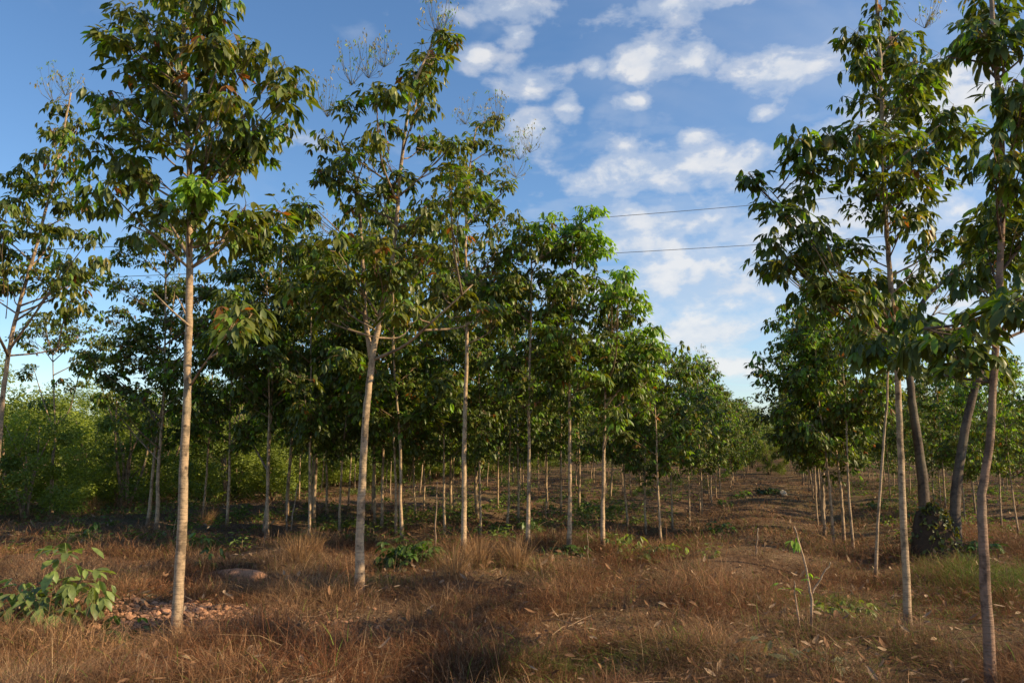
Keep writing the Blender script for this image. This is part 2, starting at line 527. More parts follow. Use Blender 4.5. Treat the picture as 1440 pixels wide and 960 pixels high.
def blades(mb, P, H, W, lean_dir, lean, cols):
    """Curved three-segment blades."""
    n = len(P)
    t = np.array([0, .4, .75, 1.0])
    side = np.stack([-lean_dir[:, 1], lean_dir[:, 0], np.zeros(n)], 1)
    a = rng.random(n) * 6.28
    side = side * np.cos(a)[:, None] + np.stack([np.cos(a), np.sin(a), np.zeros(n)], 1) * .6
    side = norm(side)
    l3 = np.concatenate([lean_dir, np.zeros((n, 1))], 1)
    vs = []
    for k, tt in enumerate(t):
        c = P + l3 * (lean * H * tt ** 1.6)[:, None] + np.array([0, 0, 1.]) * (H * (tt - .28 * np.minimum(lean, 1.2) * tt * tt))[:, None]
        if k < 3:
            w = W * (1 - .3 * tt) / 2
            vs += [c - side * w[:, None], c + side * w[:, None]]
        else: vs.append(c)
    v = np.stack(vs, 1).reshape(-1, 3)
    o = (np.arange(n) * 7)[:, None, None]
    q = (np.array([[0, 1, 3, 2], [2, 3, 5, 4]])[None] + o).reshape(-1, 4)
    tr = (np.array([[4, 5, 6]])[None] + o).reshape(-1, 3)
    mb.add(v, [q, tr], np.repeat(cols, 7, axis=0))


def green_mask(x, y):
    """Where green regrowth stands among the dead weeds."""
    g = np.zeros_like(x)
    for px, py, rx, ry, a in ((1425, 812, 1.5, 1.7, 1), (1190, 850, .8, .7, .9), (1330, 790, .8, .8, .6), (520, 825, .6, .5, .8), (840, 940, .9, .5, .6), (290, 770, .9, .7, .4),
                              (1210, 800, 1, .7, .3), (960, 770, 1.2, .7, .35), (690, 800, 1, .5, .3), (1040, 745, 1.5, 1, .35), (1190, 940, .9, .5, .35), (60, 720, 3, 2, .5), (470, 735, 3, 2, .5)):
        cx, cy, _ = ground_at(px, py)
        g = np.maximum(g, a * np.exp(-(((x - cx) / rx) ** 2 + ((y - cy) / ry) ** 2)))
    return g


def build_grass():
    def field(nt, y0, y1, per, hscale, wscale, name):
        y = np.exp(rng.uniform(math.log(y0), math.log(y1), nt)); x = rng.uniform(-1, 1, nt) * (.66 * y + 1.6)
        d = fbm(x * .55, y * .55, 31)
        bare = np.exp(-(((x + 4.7) / 1.45) ** 4 + ((y - 11.5) / 1.1) ** 4))
        lat = x * math.cos(ROW) - y * math.sin(ROW)
        bx, by, _ = ground_at(1380, 905)
        bare = np.maximum(bare, .75 * np.exp(-(((x - bx) / 1.5) ** 2 + ((y - by) / .9) ** 2)))
        bx, by, _ = ground_at(600, 815)
        bare = np.maximum(bare, .6 * np.exp(-(((x - bx) / 1.3) ** 2 + ((y - by) / .5) ** 2)))
        under = sstep(13, 20, y) * .2
        keep = rng.random(nt) < np.clip((d - .28) * 4.0, .25, 1) * (1 - .93 * bare) * (1 - under)
        x, y, d, bare = x[keep], y[keep], d[keep], bare[keep]
        if name == 'near':                     # weeds crowd round the foot of each stem
            for bpx, bpy in ((247, 888), (505, 838), (652, 782), (742, 772), (800, 773), (848, 775), (1277, 888), (1395, 985), (1230, 822), (1141, 895), (78, 862)):
                gx_, gy_, _ = ground_at(bpx, bpy); q_ = 55
                x = np.append(x, gx_ + rng.normal(0, .22, q_)); y = np.append(y, gy_ + rng.normal(0, .2, q_)); d = np.append(d, np.full(q_, .6)); bare = np.append(bare, np.zeros(q_))
        n = len(x)
        k = np.repeat(np.arange(n), per); m = len(k)
        spread = .11 * wscale
        ox, oy = rng.normal(0, spread, m), rng.normal(0, spread, m)
        PX, PY = x[k] + ox, y[k] + oy
        P = np.stack([PX, PY, height(PX, PY) - .015], 1)
        twig = rng.random(m) < .5
        hn = fbm(x * .9 + 40, y * .9, 77)
        short = sstep(14, 24, y)
        H = (.11 + .46 * np.clip(hn * 2.6 - .85, 0, 1)) * (1 - .42 * short) * (1 - .5 * bare) * hscale
        H = H[k] * rng.uniform(.45, 1.25, m)
        ang = np.where(rng.random(m) < .55, np.arctan2(oy, ox), rng.random(m) * 6.28)
        ld = np.stack([np.cos(ang), np.sin(ang)], 1)
        lean = rng.uniform(.1, 2.3, m)
        P[:, 2] += np.where(twig, rng.uniform(.1, .75, m) * H, 0)
        H = np.where(twig, H * rng.uniform(.25, .6, m), H); lean = np.where(twig, rng.uniform(.6, 3.0, m), lean)
        W = rng.uniform(.003, .0065, m) * wscale
        tall = rng.random(m) < .02; H = np.where(tall, H * 1.9 + .05, H); lean = np.where(tall, lean * .35, lean)
        # colour: reddish brown weeds, straw, some grey, some green
        cn = fbm(x * .9 + 9, y * .9 + 5, 55)[k] + rng.normal(0, .08, m)
        red = np.array([.27, .112, .052]); straw = np.array([.44, .255, .13]); dark = np.array([.12, .06, .033])
        t = np.clip((cn - .36) * 4.2, 0, 1)[:, None]
        col = red * (1 - t) + straw * t
        gp = np.clip((fbm(x * .7 + 70, y * .7, 201)[k] + rng.normal(0, .06, m) - .50) * 6, 0, .75)[:, None]
        col = col * (1 - gp) + np.array([.20, .135, .085]) * gp
        col = col * (.72 + .42 * np.clip((fbm(x * 1.7, y * 1.7 + 30, 88)[k] - .35) * 3.5, 0, 1))[:, None]
        col[rng.random(m) < .2] = dark
        col[rng.random(m) < .06] = (.46, .32, .18)
        gm = green_mask(x, y)[k]
        g = rng.random(m) < np.clip(gm * .9 + .02 + .05 * sstep(17, 26, y)[k] + .12 * (fbm(x * .35, y * .35, 123)[k] > .60), 0, 1)
        col[g] = np.array([.15, .20, .035]) * rng.uniform(.6, 1.35, g.sum())[:, None]
        col = col * rng.uniform(.7, 1.3, m)[:, None]
        H = np.where(g, H * .75 + .03, H); W = np.where(g, W * 1.7, W)
        mb = MB(); blades(mb, P, H, W, ld, lean, col)
        return mb
    a = field(38000, 6.8, 21, 15, 1.0, 1.0, 'near')
    b = field(34000, 19, 85, 9, 1.25, 2.3, 'far')
    mb = MB()
    for s in (a, b):
        for v, c in zip(s.v, s.c): pass
    off = a.n
    mb.v = a.v + b.v; mb.c = a.c + b.c
    mb.loops = a.loops + [l + off for l in b.loops]; mb.sizes = a.sizes + b.sizes; mb.n = a.n + b.n
    o = mb.build('dry_grass', M['grass'], smooth=False)
    o['kind'] = 'stuff'; o['label'] = 'reddish brown dead grass and weeds covering the plantation floor'; o['category'] = 'grass'
build_grass()


def build_undergrowth():
    mb = MB(); m = 900
    y = np.exp(rng.uniform(math.log(19), math.log(110), m)); x = rng.uniform(-.68, .68, m) * y
    lat = x * math.cos(ROW) - y * math.sin(ROW)
    keep = (lat < -4) | (lat > 2.6); x, y = x[keep], y[keep]; m = len(x)
    per = 46; k = np.repeat(np.arange(m), per); n = len(k)
    sz = rng.uniform(.12, .42, m)[k] * (1 + y[k] / 70)
    o = norm(rng.normal(0, 1, (n, 3))) * (sz * rng.random(n) ** .4)[:, None]; o[:, 2] = np.abs(o[:, 2]) * .9
    P = np.stack([x[k] + o[:, 0], y[k] + o[:, 1], height(x[k], y[k]) + o[:, 2] + .03], 1)
    a = rng.random(n) * 6.28
    D = np.stack([np.cos(a), np.sin(a), rng.uniform(-.6, .5, n)], 1)
    Nn = np.stack([rng.normal(0, .4, n), rng.normal(0, .4, n), np.ones(n)], 1)
    L = rng.uniform(.06, .13, n) * (1 + y[k] / 70)
    c = (np.array([.08, .13, .02]) + rng.random((m, 1))[k] * np.array([.07, .09, .015])) * rng.uniform(.6, 1.3, (n, 1))
    leaflets(mb, P, D, Nn, L, L * .5, rng.uniform(0, .3, n), c, 1)
    o = mb.build('undergrowth', M['brush'], smooth=False)
    o['kind'] = 'stuff'; o['label'] = 'low green regrowth scattered under the planted rows'; o['category'] = 'weeds'
build_undergrowth()


def build_litter():
    n = 17000
    y = np.exp(rng.uniform(math.log(7), math.log(60), n)); x = rng.uniform(-1, 1, n) * (.66 * y + 1.5)
    P = np.stack([x, y, height(x, y) + rng.uniform(.01, .07, n) + (rng.random(n) < .35) * rng.uniform(0, .22, n) * (y < 18)], 1)
    a = rng.random(n) * 6.28
    D = np.stack([np.cos(a), np.sin(a), rng.normal(0, .25, n)], 1)
    Nn = np.stack([rng.normal(0, .4, n), rng.normal(0, .4, n), np.ones(n)], 1)
    L = rng.uniform(.04, .14, n) * (1 + y / 60)
    c = np.where(rng.random(n)[:, None] < .3, np.array([.38, .26, .165]), np.array([.24, .13, .07])) * rng.uniform(.6, 1.3, n)[:, None]
    mb = MB(); leaflets(mb, P, D, Nn, L, L * .42, rng.uniform(-.9, .9, n), c, 0)
    # fallen sticks
    for _ in range(260):
        yy = math.exp(rng.uniform(math.log(8), math.log(32))); xx = rng.uniform(-1, 1) * (.64 * yy)
        aa = rng.random() * 3.14; l = rng.uniform(.15, .7)
        q = [[xx + math.cos(aa) * l * t, yy + math.sin(aa) * l * t, float(height(xx, yy)) + .05 + rng.uniform(-.02, .09)] for t in (-.5, 0, .5)]
        tube(mb, q, [.007, .006, .003], 4, np.array([.34, .23, .15]) * rng.uniform(.6, 1.2))
    o = mb.build('leaf_litter', M['grass'], smooth=False)
    o['kind'] = 'stuff'; o['label'] = 'curled dead leaves and twigs lying between the weeds'; o['category'] = 'litter'
build_litter()


def build_clods():
    mb = MB(); n = 1500
    import itertools
    base = np.array([[1, 1, 1], [-1, 1, 1], [-1, -1, 1], [1, -1, 1], [1, 1, -1], [-1, 1, -1], [-1, -1, -1], [1, -1, -1]], float) * .6
    base = np.vstack([base, [[1.1, 0, 0], [-1.1, 0, 0], [0, 1.1, 0], [0, -1.1, 0], [0, 0, 1.1], [0, 0, -1.1]]])
    fr = [[0, 1, 12], [1, 2, 12], [2, 3, 12], [3, 0, 12], [5, 4, 13], [6, 5, 13], [7, 6, 13], [4, 7, 13], [0, 3, 8], [3, 7, 8], [7, 4, 8], [4, 0, 8], [2, 1, 9], [1, 5, 9], [5, 6, 9], [6, 2, 9],
          [1, 0, 10], [0, 4, 10], [4, 5, 10], [5, 1, 10], [3, 2, 11], [2, 6, 11], [6, 7, 11], [7, 3, 11]]
    for i in range(n):
        x = MOUND[0] + .2 + rng.normal(0, .9); y = MOUND[1] - .2 + rng.normal(0, .55)
        s = rng.uniform(.008, .032) * (1.7 if rng.random() < .1 else 1)
        v = base * rng.uniform(.75, 1.25, (14, 1)) * np.array([rng.uniform(.8, 1.4), 1, .7]) * s
        mb.add(v + [x, y, float(height(x, y)) + s * .3], [fr], np.array([.42, .22, .13]) * rng.uniform(.6, 1.25))
    o = mb.build('clay_clods', M['clod'], smooth=False)
    o['kind'] = 'stuff'; o['label'] = 'heap of crumbled orange clay clods at the left trunk'; o['category'] = 'soil'
build_clods()

# ------------------------------------------------------------------ hero trees
def Yof(px, py): return ground_at(px, py)[1]

YA = Yof(247, 888)
hero_tree([(247, 888), (256, 740), (265, 560), (269, 400), (267, 250), (261, 120), (258, -30)], YA, .098, .030,
    [(205, 35, 34), (300, 15, 30), (235, 95, 38), (300, 70, 30), (330, 60, 34), (355, 75, 25), (390, 100, 34), (410, 130, 28), (405, 175, 34), (360, 190, 36),
     (330, 205, 28), (225, 135, 42), (260, 160, 34), (275, 205, 38), (310, 170, 30), (150, 135, 26), (165, 165, 30), (150, 200, 34), (200, 190, 40), (210, 240, 30),
     (155, 270, 28), (190, 15, 22), (260, 40, 34), (230, -20, 40), (290, -30, 40), (345, 290, 34), (380, 300, 25), (180, 60, 26), (190, 100, 26), (355, 440, 14), (330, 455, 12),(290,262,12,.9)],
    'tall slim rubber tree with smooth pinkish bark beside the crumbled clay heap', 11, olive=.8, dens=.85, size=1.05, big=((318, 450, (.34, .10, .035)), (340, 445, (.13, .17, .05)), (305, 115, (.30, .09, .04)), (290, 60, (.26, .14, .05))),
    limbs=[(.018, [(268, 460, 0), (240, 435, -.2), (215, 410, -.4)]), (.014, [(268, 462, 0), (256, 430, .2), (247, 415, .3)]), (.016, [(269, 540, 0), (285, 515, -.5), (318, 470, -1.6)])])

YB = Yof(505, 838)
hero_tree([(505, 838), (511, 660), (522, 520), (540, 430), (558, 330), (568, 230), (585, 130), (612, 60)], YB, .098, .020,
    [(610, 75, 20), (580, 95, 22), (540, 125, 26), (500, 150, 24), (590, 150, 28), (560, 175, 26), (520, 200, 30), (610, 190, 26), (455, 190, 22), (480, 235, 24),
     (570, 240, 34), (530, 270, 34), (490, 290, 30), (440, 290, 34), (600, 290, 36), (640, 260, 34), (420, 340, 36), (470, 345, 34), (520, 340, 34), (580, 350, 40), (630, 330, 34),
     (440, 390, 32), (490, 400, 30), (555, 400, 30), (620, 400, 32), (590, 440, 24), (465, 240, 14), (465, 440, 28), (410, 400, 26), (690, 425, 20), (625, 50, 14), (600, 110, 16), (640, 200, 20)],
    'forked rubber tree with thick grey lower trunk and highest crown left of centre', 23, olive=.9, dens=.82,
    pans=[(518, 110), (540, 95), (622, 48), (495, 120), (612, 45), (460, 165)],
    limbs=[(.048, [(522, 505, 0), (513, 440, .3), (511, 380, .5), (500, 250, .9), (480, 200, .9)]), (.03, [(527, 505, 0), (570, 485, -.4), (610, 450, -.8), (665, 400, -1)])])

YC = Yof(652, 782)
hero_tree([(652, 782), (653, 690), (655, 600), (659, 500), (659, 420), (657, 340), (662, 250), (672, 180)], YC, .088, .02,
    [(690, 165, 14), (700, 205, 16), (668, 200, 20), (650, 230, 28), (690, 240, 24), (720, 260, 18), (640, 270, 34), (680, 290, 34), (625, 310, 32), (710, 310, 30), (660, 340, 36),
     (610, 350, 30), (700, 350, 34), (735, 340, 22), (640, 390, 32), (690, 395, 34), (730, 390, 28), (615, 400, 24), (710, 440, 26), (680, 440, 24), (600, 300, 28)],
    'straight slender rubber tree standing by the tall dry grass clumps', 31, olive=.95, dens=.75,
    pans=[(700, 170), (730, 225), (745, 215), (690, 190), (725, 250), (655, 175)],
    limbs=[(.02, [(658, 430, 0), (690, 415, .4), (730, 395, .8)])])

for (bx, by, tx, ty, pts, seed, fl, lab) in (
    (742, 772, 748, 330, [(745, 330, 26), (720, 360, 26), (775, 310, 20, .8), (810, 310, 20, .9), (780, 350, 28), (745, 390, 34), (700, 400, 26), (790, 400, 30), (720, 440, 34), (770, 450, 34), (740, 490, 34), (700, 500, 28), (780, 500, 30), (730, 540, 30), (765, 550, 26)],
     41, .08, 'rubber tree with dense low crown, between the slender tree and the lime topped one'),
    (800, 773, 806, 330, [(800, 320, 22, .95), (830, 325, 20, .95), (845, 350, 16, .9), (815, 350, 26, .6), (800, 390, 30), (835, 390, 22, .4), (790, 430, 32), (830, 430, 28, .2), (800, 480, 32), (840, 480, 26), (790, 520, 28), (825, 530, 28), (805, 565, 24), (775, 470, 20)],
     43, .12, 'rubber tree with bright lime new leaves at its crown top and tall dark trunk'),
    (848, 775, 858, 400, [(880, 385, 20, .95), (865, 410, 22, .6), (895, 430, 20, .8), (905, 460, 20, .9), (860, 450, 30), (900, 490, 24, .6), (870, 500, 30), (840, 500, 26), (885, 535, 28), (850, 545, 26), (915, 520, 20, .5), (870, 580, 24)],
     47, .2, 'shorter rubber tree with lime green shoots facing the open sky above the path')):
    Y = Yof(bx, by)
    mx = (bx + tx) / 2
    hero_tree([(bx, by), (bx + 1, by - 90), (mx - 2, (by + ty) / 2), (tx, ty)], Y, .082, .02, pts, lab, seed, flush=fl, olive=.7, dens=1.75)

# left edge leaning tree
YI = 15.5
hero_tree([(-22, 812), (-8, 680), (4, 560), (18, 465), (45, 365), (66, 280), (85, 190), (96, 130)], YI, .085, .02,
    [(90, 150, 16), (75, 180, 22), (100, 190, 18), (60, 210, 24), (95, 225, 24), (20, 240, 26), (50, 255, 28), (85, 270, 30), (115, 290, 26), (10, 290, 30), (40, 310, 30), (130, 330, 24),
     (80, 330, 30), (0, 340, 34), (105, 370, 28), (60, 390, 30), (140, 370, 22), (20, 400, 30), (-30, 300, 40), (-40, 380, 40), (95, 420, 24)],
    'leaning rubber tree whose trunk tilts to the right at the left edge', 53, olive=.8, dens=1.1, pans=[(92, 135), (75, 145)],
    limbs=[(.02, [(12, 500, 0), (60, 495, .2), (105, 480, .3)])])

# trees just behind the front ones on the left
for (bx, by, top, pts, seed, r0, lab) in (
    (221, 748, (233, 330), [(230, 290, 26), (210, 310, 26), (260, 310, 24), (190, 350, 30), (240, 350, 32), (285, 340, 26), (175, 400, 32), (225, 410, 34), (280, 400, 32), (320, 380, 24), (150, 440, 28), (200, 460, 34), (260, 460, 34), (310, 440, 30), (330, 420, 20), (180, 500, 32), (235, 510, 34), (290, 500, 30), (130, 500, 28), (210, 545, 24), (150, 560, 20), (270, 545, 24)],
     61, .10, 'broad crowned rubber tree behind the tall slim tree, one of a close pair'),
    (375, 757, (378, 400), [(375, 390, 26), (350, 420, 28), (400, 410, 26), (330, 460, 28), (375, 460, 32), (420, 450, 28), (345, 500, 30), (395, 500, 32), (430, 500, 24), (310, 500, 24), (370, 540, 30), (410, 545, 24), (330, 545, 24), (350, 340, 18), (370, 310, 14, .8)],
     67, .085, 'rubber tree with dark straight trunk midway between the slim tree and forked tree'),
    (72, 728, (75, 500), [(60, 560, 16), (100, 540, 20), (40, 520, 18), (120, 510, 22), (80, 480, 20), (110, 460, 24), (60, 450, 24), (30, 470, 22), (140, 480, 20)],
     71, .10, 'sparse rubber tree with bare forked limbs in front of the bright brush')):
    Y = Yof(bx, by); mx = (bx + top[0]) / 2
    hero_tree([(bx, by), (bx + 2, by - 80), (mx + 4, (by + top[1]) / 2), top], Y, r0, .02, pts, lab, seed, olive=.7, dens=1.0,
              group='rubber trees in the second line',
              limbs=[(.03, [(76, 610, 0), (60, 560, .3), (48, 520, .3)]), (.03, [(78, 600, 0), (98, 575, -.3), (112, 520, -.3)])] if bx == 72 else [(.025, [(bx + 6, 575, 0), (bx + 30, 555, .2), (bx + 55, 530, .2)])])

# right hand trees
YT = Yof(1277, 888)
hero_tree([(1277, 888), (1270, 720), (1264, 560), (1255, 420), (1249, 300), (1246, 180), (1240, 60), (1238, -30)], YT, .078, .03,
    [(1235, 10, 34), (1215, 50, 30), (1270, 40, 30), (1240, 85, 40), (1290, 80, 34), (1310, 100, 30), (1280, 120, 34), (1220, 130, 34), (1260, 150, 30), (1200, 180, 34), (1160, 185, 26), (1240, 200, 40),
     (1190, 225, 38), (1280, 200, 34), (1130, 195, 20), (1150, 230, 30), (1260, 250, 44), (1220, 270, 38), (1310, 240, 34), (1300, 290, 34), (1340, 160, 24), (1330, 190, 26), (1270, 310, 36), (1130, 260, 26),
     (1052, 243, 16), (1100, 300, 24), (1130, 320, 28), (1080, 335, 22), (1160, 350, 30), (1110, 365, 28), (1085, 370, 18), (1200, 350, 30), (1230, 400, 34), (1290, 370, 30), (1260, 440, 34), (1180, 400, 24), (1225, 470, 26), (1285, 470, 28), (1330, 330, 26)],
    'slim rubber tree with ringed trunk and tall dark crown right of the path', 83, olive=.5, dens=.66, size=1.1,
    pans=[(1300, 40)], limbs=[(.022, [(1256, 440, 0), (1200, 400, .3), (1140, 330, .5), (1105, 290, .5)]), (.012, [(1128, 330, .4), (1090, 275, .4), (1060, 250, .4)]), (.022, [(1247, 240, 0), (1290, 200, -.3), (1330, 170, -.4)])])

YQ = ground_at(1395, 985)[1]
hero_tree([(1395, 985), (1389, 850), (1383, 730), (1384, 690), (1398, 600), (1407, 470), (1415, 330), (1412, 180), (1404, 60), (1398, -40)], YQ, .078, .03,
    [(1395, 10, 30), (1420, 60, 30), (1380, 40, 22), (1440, 110, 36), (1410, 120, 24), (1400, 220, 26), (1440, 220, 40), (1455, 300, 44), (1400, 290, 30), (1430, 360, 40), (1385, 330, 24),
     (1350, 470, 30), (1310, 470, 28), (1280, 440, 20), (1365, 500, 24), (1230, 480, 18), (1430, 420, 20), (1370, 390, 18), (1465, 400, 50), (1470, 160, 50), (1470, 40, 50)],
    'nearest rubber tree, kinked dark trunk crossing the bottom right edge', 89, olive=.4, dens=.6, minfrac=.5, size=1.15,
    limbs=[(.018, [(1403, 480, 0), (1370, 450, -.2), (1320, 440, -.4)]), (.016, [(1403, 490, 0), (1360, 465, -.3), (1300, 462, -.6)]), (.022, [(1406, 470, 0), (1440, 440, .2), (1490, 420, .4)]), (.02, [(1406, 480, 0), (1450, 462, .1), (1500, 455, .2)]), (.02, [(1413, 100, 0), (1380, 88, 0), (1330, 80, 0)])],
    bark=np.array([.27, .16, .105]))

YS = Yof(1230, 822)
hero_tree([(1230, 822), (1236, 700), (1243, 600), (1249, 520), (1252, 450)], YS, .045, .02, [(1250, 440, 24), (1230, 420, 22), (1270, 430, 20), (1250, 400, 22)],
    'thin sapling-like rubber tree leaning right beside the slim ringed tree', 91, olive=.5)

# older thick leaning trunks
for (pth, Y, r0, pts, seed, lab) in (
    ([(1301, 750), (1298, 680), (1288, 600), (1279, 540), (1278, 480), (1300, 420), (1345, 380), (1372, 350)], 21.5, .21,
     [(1372, 350, 20), (1300, 400, 26), (1340, 385, 22), (1270, 420, 26), (1385, 370, 18)], 95, 'old thick grey trunk rising behind the vine covered mound, bent to the right'),
    ([(1343, 778), (1345, 700), (1355, 620), (1370, 550), (1388, 490), (1398, 440), (1392, 380), (1405, 330)], 19.5, .19,
     [(1400, 330, 28), (1370, 350, 22), (1430, 350, 28), (1360, 540, 16, .5), (1385, 520, 16, .3), (1420, 400, 22)], 97, 'old dark leaning trunk right beside the vine covered mound')):
    hero_tree(pth, Y, r0, .05, pts, lab, seed, olive=.4, name='old_tree', bark=np.array([.13, .090, .065]), group='old thick trunks by the mound', dens=.7)

# ------------------------------------------------------------------ planted rows
MID = [auto_tree_meshes(201 + i, *p) for i, p in enumerate([
    (7.4, 2.7, 1.8, .062), (7.9, 3.1, 1.7, .07), (6.9, 2.5, 1.9, .056), (7.2, 2.9, 1.6, .05), (8.2, 3.2, 1.8, .075), (6.6, 2.6, 1.6, .05)])]
FRESH = [auto_tree_meshes(221 + i, *p, flush=.3, olive=.7) for i, p in enumerate([(7.0, 2.7, 1.75, .058), (7.3, 2.9, 1.65, .056)])]
FAR = [auto_tree_meshes(241 + i, *p, lod=1, nb=16, dens=.8, sides=6, nleaf=7, leaf=1.35, flush=f) for i, (p, f) in enumerate([
    ((7.4, 2.1, 1.9, .065), 0.0), ((6.9, 2.0, 1.8, .06), .1), ((7.7, 2.4, 1.8, .07), 0.0), ((6.6, 1.9, 1.7, .055), .22)])]
ORD = ['first', 'second', 'third', 'fourth', 'fifth', 'sixth', 'seventh', 'eighth', 'ninth', 'tenth', 'eleventh', 'twelfth', 'thirteenth', 'fourteenth', 'fifteenth', 'sixteenth',
       'seventeenth', 'eighteenth', 'nineteenth', 'twentieth']
n_tree = 0

# individually placed trunks seen in the photograph: (base px, base py, mesh, scale)
SEEN = [(883, 742, 0, .88), (908, 752, 2, .84), (930, 767, 3, .72), (946, 747, 1, .70), (970, 742, 5, .78), (985, 722, 2, .76), (713, 748, 3, .98), (557, 752, 1, .98), (477, 752, 0, 1.0), (625, 752, 4, .8),
        (676, 757, 5, .9), (319, 742, 2, 1.05), (207, 742, 4, .92), (284, 735, 3, 1.0), (420, 712, 5, 1.0), (1200, 772, 0, 1.0), (1187, 762, 5, 1.0), (1172, 765, 3, 1.02), (1160, 756, 2, .98),
        (1150, 740, 1, .9), (1408, 742, 3, .82), (1372, 725, 2, .75), (460, 722, 4, .9), (585, 730, 2, .95), (770, 715, 3, .9), (700, 715, 1, .85), (858, 702, 0, .9), (735, 690, 2, .85),
        (1252, 705, 5, .8), (1300, 690, 3, .8), (1330, 715, 1, .8), (1245, 680, 2, .8)]
CLUES = ['slim pale trunk', 'slightly bowed trunk', 'thin straight trunk', 'slender grey trunk', 'pale straight trunk', 'very thin trunk']
PLACES = {
    883: 'standing first in the line of trunks just left of the path', 908: 'standing second in the line of trunks left of the path', 930: 'nearest the viewer of the trunks lining the path on its left',
    946: 'with forked stem in the line left of the path', 970: 'fifth trunk of the line left of the path', 985: 'sixth trunk of the line left of the path', 713: 'seen just left of the dense low crowned tree',
    557: 'behind the green leafy bush, right of the forked tree', 477: 'just left of the forked tree', 625: 'just left of the straight slender tree by tall dry clumps', 676: 'just right of the straight slender tree by tall dry clumps',
    319: 'in shade just right of the tall slim tree', 207: 'left one of the close pair behind the tall slim tree', 284: 'partly hidden right behind the tall slim pinkish tree', 420: 'near the two bare white poles',
    1200: 'rightmost of the close bunch of trunks right of the path', 1187: 'second from right in the bunch of trunks right of the path', 1172: 'nearest of the bunch of trunks right of the path', 1160: 'leftmost near trunk of the bunch right of the path',
    1150: 'at the back left of the bunch of trunks right of the path', 1408: 'just right of the nearest kinked trunk', 1372: 'between the old dark leaning trunk and the kinked trunk', 460: 'in deep shade left of the forked tree, before the brush',
    585: 'second behind the green leafy bush', 770: 'seen in the gap between the dense crowned tree and the dark trunked one', 700: 'far in the gap right of the straight slender tree', 858: 'behind the shorter tree with lime shoots',
    735: 'far behind the dense low crowned tree', 1252: 'just left of the slim ringed trunk', 1300: 'seen behind the old grey trunk', 1330: 'seen between the two old thick trunks', 1245: 'farther back left of the slim ringed trunk'}
taken = []
for px, py, k, sc in SEEN:
    x, y, z = ground_at(px, py)
    taken.append((x, y))
    mesh = MID[k] if rng.random() < .6 else FRESH[k % 2]
    tree_from(mesh, (x, y, z - .05), rng.random() * 6.28, sc, 'rubber tree, ' + PLACES[px], 'planted rubber trees')
    n_tree += 1
for px, py in ((247, 888), (505, 838), (652, 782), (742, 772), (800, 773), (848, 775), (221, 748), (375, 757), (72, 728), (1277, 888), (1230, 822), (1343, 778), (1301, 750)):
    taken.append(ground_at(px, py)[:2])
taken = np.array(taken)

ROWS = [(-3.1, 'the first row left of the path'), (-8.0, 'the second row left of the path'), (-13, 'the third row left of the path'), (-18, 'the fourth row left of the path'), (-23, 'the fifth row left of the path'),
        (1.55, 'the first row right of the path'), (6.5, 'the second row right of the path'), (11.5, 'the third row right of the path'), (16.5, 'the fourth row right of the path'), (21.5, 'the fifth row right of the path'), (26.5, 'the sixth row right of the path'), (31.5, 'the seventh row right of the path')]
rest = []
EXTRA = [(-6.6, 27, 0, 1.36), (-4.0, 25, 2, 1.42), (-1.2, 28, 0, 1.25), (-8.6, 31, 4, 1.35), (-5.3, 31, 1, 1.4), (-2.4, 32, 4, 1.25), (-5.6, 22.5, 5, 1.3), (-2.9, 21.5, 3, 1.2), (-7.3, 24, 3, 1.25)]
for i, (x, y, kk, sc_) in enumerate(EXTRA):
    tree_from(MID[kk], (x, y, float(height(x, y)) - .05), rng.random() * 6.28, sc_, 'rubber tree, %s of the shaded trees before the thicket, from the left' % ORD[sorted(e[0] / e[1] for e in EXTRA).index(x / y)], 'shaded rubber trees before the thicket')
taken = np.vstack([taken, [(e[0], e[1]) for e in EXTRA]])
for lat, rname in ROWS:
    k = 0
    a = 17.0 + rng.random() * 2
    while a < 200:
        a += rng.uniform(2.5, 3.3) if abs(lat) < 10 else rng.uniform(2.8, 4.0)
        l = lat + rng.normal(0, .22)
        x, y = row_xy(l, a)
        z = float(height(x, y))
        px, py = to_px(x, y, z)
        if y < 18 or px < -120 or px > 1620: continue
        if np.min(np.hypot(taken[:, 0] - x, taken[:, 1] - y)) < 1.5: continue
        if rng.random() < .11: continue
        if (lat < -15 and px < 330) or (lat < -10 and px < 240): continue
        k += 1
        d = math.hypot(x, y)
        sc = rng.uniform(.70, .88) if lat > -5 and lat < 0 else rng.uniform(.80, .98) if lat < 3 else rng.uniform(.66, .84)
        if k <= len(ORD) and n_tree < 215:
            meshes = (MID[rng.integers(6)] if rng.random() < .5 else FRESH[rng.integers(2)]) if d < 48 else FAR[rng.integers(4)]
            tree_from(meshes, (x, y, z - .05), rng.random() * 6.28, sc, 'rubber tree, %s in %s' % (ORD[k - 1], rname), 'planted rubber trees')
            n_tree += 1
        else:
            rest.append((x, y, z, sc))
